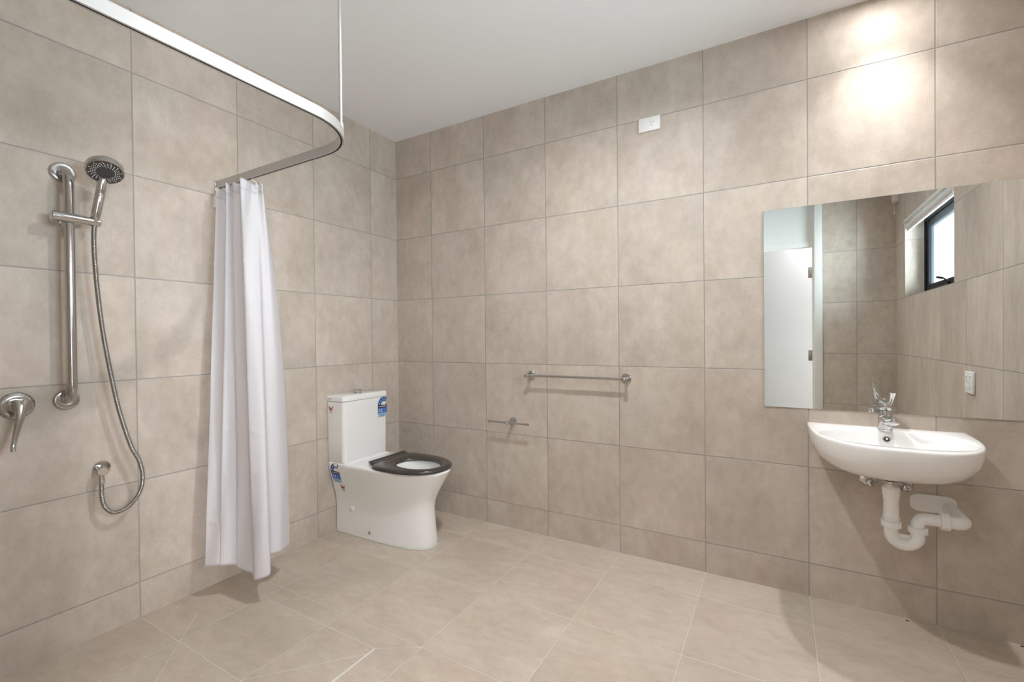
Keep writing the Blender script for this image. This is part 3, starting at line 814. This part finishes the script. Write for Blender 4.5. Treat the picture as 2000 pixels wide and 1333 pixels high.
# curtain
top = [(.045,-1.287),(.066,-1.245),(.160,-1.302),(.163,-1.274),(.196,-1.288),(.232,-1.274),(.290,-1.303),(.290,-1.236),(.300,-1.222),(.318,-1.216),(.268,-1.190)]
hem = [(.118,-1.400),(.172,-1.368),(.182,-1.360),(.220,-1.312),(.238,-1.308),(.318,-1.292),(.375,-1.312),(.425,-1.272),(.305,-1.200),(.300,-1.135),(.248,-1.056)]
pw = [1.0,1.0,1.0,1.0,1.0,1.0,1.0,1.1,1.5,2.2,2.6]
ZC0, ZC1 = 1.994, .150
NU, NV = 150, 150
m = MB(); grid = []
def val(P, t): return crom(P, t)
for j in range(NV+1):
    v = j/NV; row = []
    ctl = []
    for k in range(11):
        e = 1 - (1-v)**pw[k]
        # the heading tape keeps the pleats tight
        e = max(0, (e-.02)/.98)
        ctl.append((top[k][0] + (hem[k][0]-top[k][0])*e, top[k][1] + (hem[k][1]-top[k][1])*e))
    for i in range(NU+1):
        uu = i/NU
        x, y = crom(ctl, uu)
        z = ZC0 + (ZC1-ZC0)*v
        z -= .012*sin(uu*pi*5)**2*(1-v)**8
        z += v**6*(.018*sin(uu*9+.4) - .03*max(0, uu-.55)*0 + (-.016 if .5 < uu < .74 else 0))
        if uu > .74: z += v**6*.0
        # packing creases and soft wrinkles
        cr = 0
        for zc in (1.60, 1.30, 1.06, .80, .60, .38):
            cr += math.exp(-((z - zc - .012*sin(uu*23+zc*9))/.007)**2)*.0055*(.3+.7*sin(uu*31+zc*17)**2)
        wv = .0035*sin(uu*47 + 3*v + 2*sin(v*7))*(.3+v) + .003*sin(v*19 + uu*13)*v
        x += cr*.7 + wv*.6; y -= cr*.7 + wv*.5
        x = max(x, .012)
        row.append((x, y, z))
    grid.append(row)
m.loft(grid, 0, False)
cur = thing('shower_curtain', 'white shower curtain gathered at the wall end of the track', 'shower curtain', (.17, -1.26, .15))
cloth = link('curtain_cloth', m, cloth_m, cur, smooth=0)
cloth.data.shade_smooth()
so = cloth.modifiers.new('thick', 'SOLIDIFY'); so.thickness = .0009; so.offset = 0
# heading tape
tp = MB()
tp.loft([[ (x+.0016, y-.0016, z) for x, y, z in grid[j]] for j in range(0, 5)], 0, False)
ht = link('heading_tape', tp, cloth_m, cur, smooth=0); ht.data.shade_smooth()
so = ht.modifiers.new('thick', 'SOLIDIFY'); so.thickness = .0012; so.offset = 0
tb = MB()
x0, y0, z0 = grid[8][0]
tb.box((x0-.022, y0-.002, 1.895), (x0+.004, y0+.001, 1.955), bev=.0006)
link('cloth_tab', tb, cloth_m, cur)
for (hx, hy) in ((.050,-1.272),(.130,-1.268),(.185,-1.266),(.245,-1.262),(.305,-1.236)):
    hk = MB().tube([(hx, TYY, ZT0+.004), (hx, TYY, ZT0-.008), (hx+.003, hy-.004, ZT0-.016), (hx+.002, hy-.006, ZT0-.034), (hx-.002, hy+.002, ZT0-.040), (hx-.003, hy+.004, ZT0-.026)], .0016, 8)
    link('curtain_hook', hk, plastic, cur)

# ------------------------------------------------------------------ small chips on the floor against the wall
def chip(x, y, s, label):
    m = MB().add([(x-s,y-s*.5,0),(x+s,y-s*.3,0),(x+s*.6,y+s*.5,0),(x-s*.5,y+s*.4,0),(x-s*.3,y-s*.1,s*.7),(x+s*.5,y,s*.5)],
                 [(3,2,1,0),(0,1,5,4),(1,2,5),(2,3,4,5),(3,0,4)])
    return tag(link('floor_chip', m, chip_m, None, (x, y, 0), 0), label, 'debris')
chip(2.952, -.022, .008, 'tiny dark chip on the floor below the basin')
chip(3.302, -.014, .008, 'tiny dark chip on the floor at the right edge of the photo')

# ------------------------------------------------------------------ lights
def downlight(x, y, power, label, spread=160, col=(.98, .98, .99)):
    t = thing('downlight', label, 'ceiling light', (x, y, H), 'recessed downlights')
    link('trim_ring', MB().lathe((x, y, H+.001), (0,0,-1), [(0,.054),(.004,.054),(.006,.050),(.004,.040),(0,.039)], 40, 0, False, False), plastic, t)
    link('diffuser', MB().lathe((x, y, H), (0,0,-1), [(0,.039),(.001,.039)], 32), lamp_m, t)
    ld = bpy.data.lights.new('downlight_lamp', 'AREA'); ld.shape = 'DISK'; ld.size = .075
    ld.energy = power; ld.color = col; ld.spread = radians(spread)
    lo = bpy.data.objects.new('downlight_lamp', ld); C.objects.link(lo); lo.parent = t; lo.location = (0, 0, -.008)
    lo.visible_camera = True
    return t
bt = downlight(2.87, -.205, 1.9, 'round recessed ceiling downlight above the wash basin', 178)
ld = bpy.data.lights.new('downlight_beam', 'AREA'); ld.shape = 'DISK'; ld.size = .07; ld.energy = 3.0; ld.color = (.98, .98, .99); ld.spread = radians(84)
lo = bpy.data.objects.new('downlight_beam', ld); C.objects.link(lo); lo.parent = bt; lo.location = (0, 0, -.010)
downlight(1.80, -1.15, 18, 'round recessed ceiling downlight in the middle of the bathroom')
ld = bpy.data.lights.new('hall_fill', 'AREA'); ld.shape = 'RECTANGLE'; ld.size = .30; ld.size_y = .30  # added light in the unseen hallway, fills the basin front and trap
ld.energy = 15; ld.color = (.98, .98, .99)
lo = bpy.data.objects.new('hall_fill', ld); C.objects.link(lo); lo.location = (1.6, -3.70, H-.02)
ld = bpy.data.lights.new('hall_fill', 'AREA'); ld.shape = 'RECTANGLE'; ld.size = .30; ld.size_y = .30  # second added hallway light, brightens the near side of the pan
ld.energy = 34; ld.color = (.98, .98, .99)
lo = bpy.data.objects.new('hall_fill', ld); C.objects.link(lo); lo.location = (3.05, -3.65, H-.02)
# daylight through the window
ld = bpy.data.lights.new('window_daylight', 'AREA'); ld.shape = 'RECTANGLE'; ld.size = 2.2; ld.size_y = 1.8
ld.energy = 390; ld.color = (.985, .965, 1.0)
lo = bpy.data.objects.new('window_daylight', ld); C.objects.link(lo)
lo.location = (W+.95, (WY0+WY1)/2, 1.30); lo.rotation_euler = (0, radians(90), 0)
lo.rotation_euler = Vector((-1, 0, .08)).to_track_quat('-Z', 'Y').to_euler()
lo.visible_glossy = True
# made-up window frame at the hallway end, added to hold a fill light
hw2 = bpy.data.objects.new('added_window', None); C.objects.link(hw2); hw2.location = (hx1, -3.27, .3); hw2['kind'] = 'structure'
m = MB(); ring_frame(m, hx1-.03, hx1, -3.83, -2.71, .28, 2.12, .04)
struct('window_frame', m, black_m, hw2)
ld = bpy.data.lights.new('hall_side_fill', 'AREA'); ld.shape = 'RECTANGLE'; ld.size = 1.04; ld.size_y = 1.76  # added fill, shines through the doorway onto the left wall and curtain
ld.energy = 150; ld.color = (.98, .98, 1.0)
lo = bpy.data.objects.new('hall_side_fill', ld); C.objects.link(lo); lo.location = (hx1-.02, -3.27, 1.20)
lo.rotation_euler = Vector((-1, .12, 0)).to_track_quat('-Z', 'Y').to_euler()
# world
wd = bpy.data.worlds.new('sky'); sc.world = wd; wd.use_nodes = True
bgn = wd.node_tree.nodes['Background']; bgn.inputs[0].default_value = (.75, .88, 1.0, 1); bgn.inputs[1].default_value = 0.8

# ------------------------------------------------------------------ camera
f, cx0, cy0, cz0, yaw, pit, rol = 889.63187, 2.47372, -2.52674, 1.23099, .51813, -.00798, -.00995
fw = Vector((-sin(yaw)*cos(pit), cos(yaw)*cos(pit), sin(pit))); r0 = Vector((cos(yaw), sin(yaw), 0)); u0 = r0.cross(fw)
rr = r0*cos(rol) + u0*sin(rol); uu = -r0*sin(rol) + u0*cos(rol)
cd = bpy.data.cameras.new('camera'); cd.sensor_width = 36; cd.lens = f/2000*36; cd.shift_x = -10.6/2000; cd.clip_start = .01
co = bpy.data.objects.new('camera', cd); C.objects.link(co)
co.matrix_world = Matrix(((rr.x, uu.x, -fw.x, cx0), (rr.y, uu.y, -fw.y, cy0), (rr.z, uu.z, -fw.z, cz0), (0,0,0,1)))
sc.camera = co
vs = sc.view_settings
vs.view_transform = 'Standard'; vs.look = 'None'; vs.exposure = 0.31; vs.gamma = 1.0; vs.use_curve_mapping = False
sc.cycles.max_bounces = 7; sc.cycles.diffuse_bounces = 5; sc.cycles.glossy_bounces = 5; sc.cycles.adaptive_threshold = 0.03; sc.cycles.transparent_max_bounces = 8
sc.cycles.sample_clamp_indirect = 6
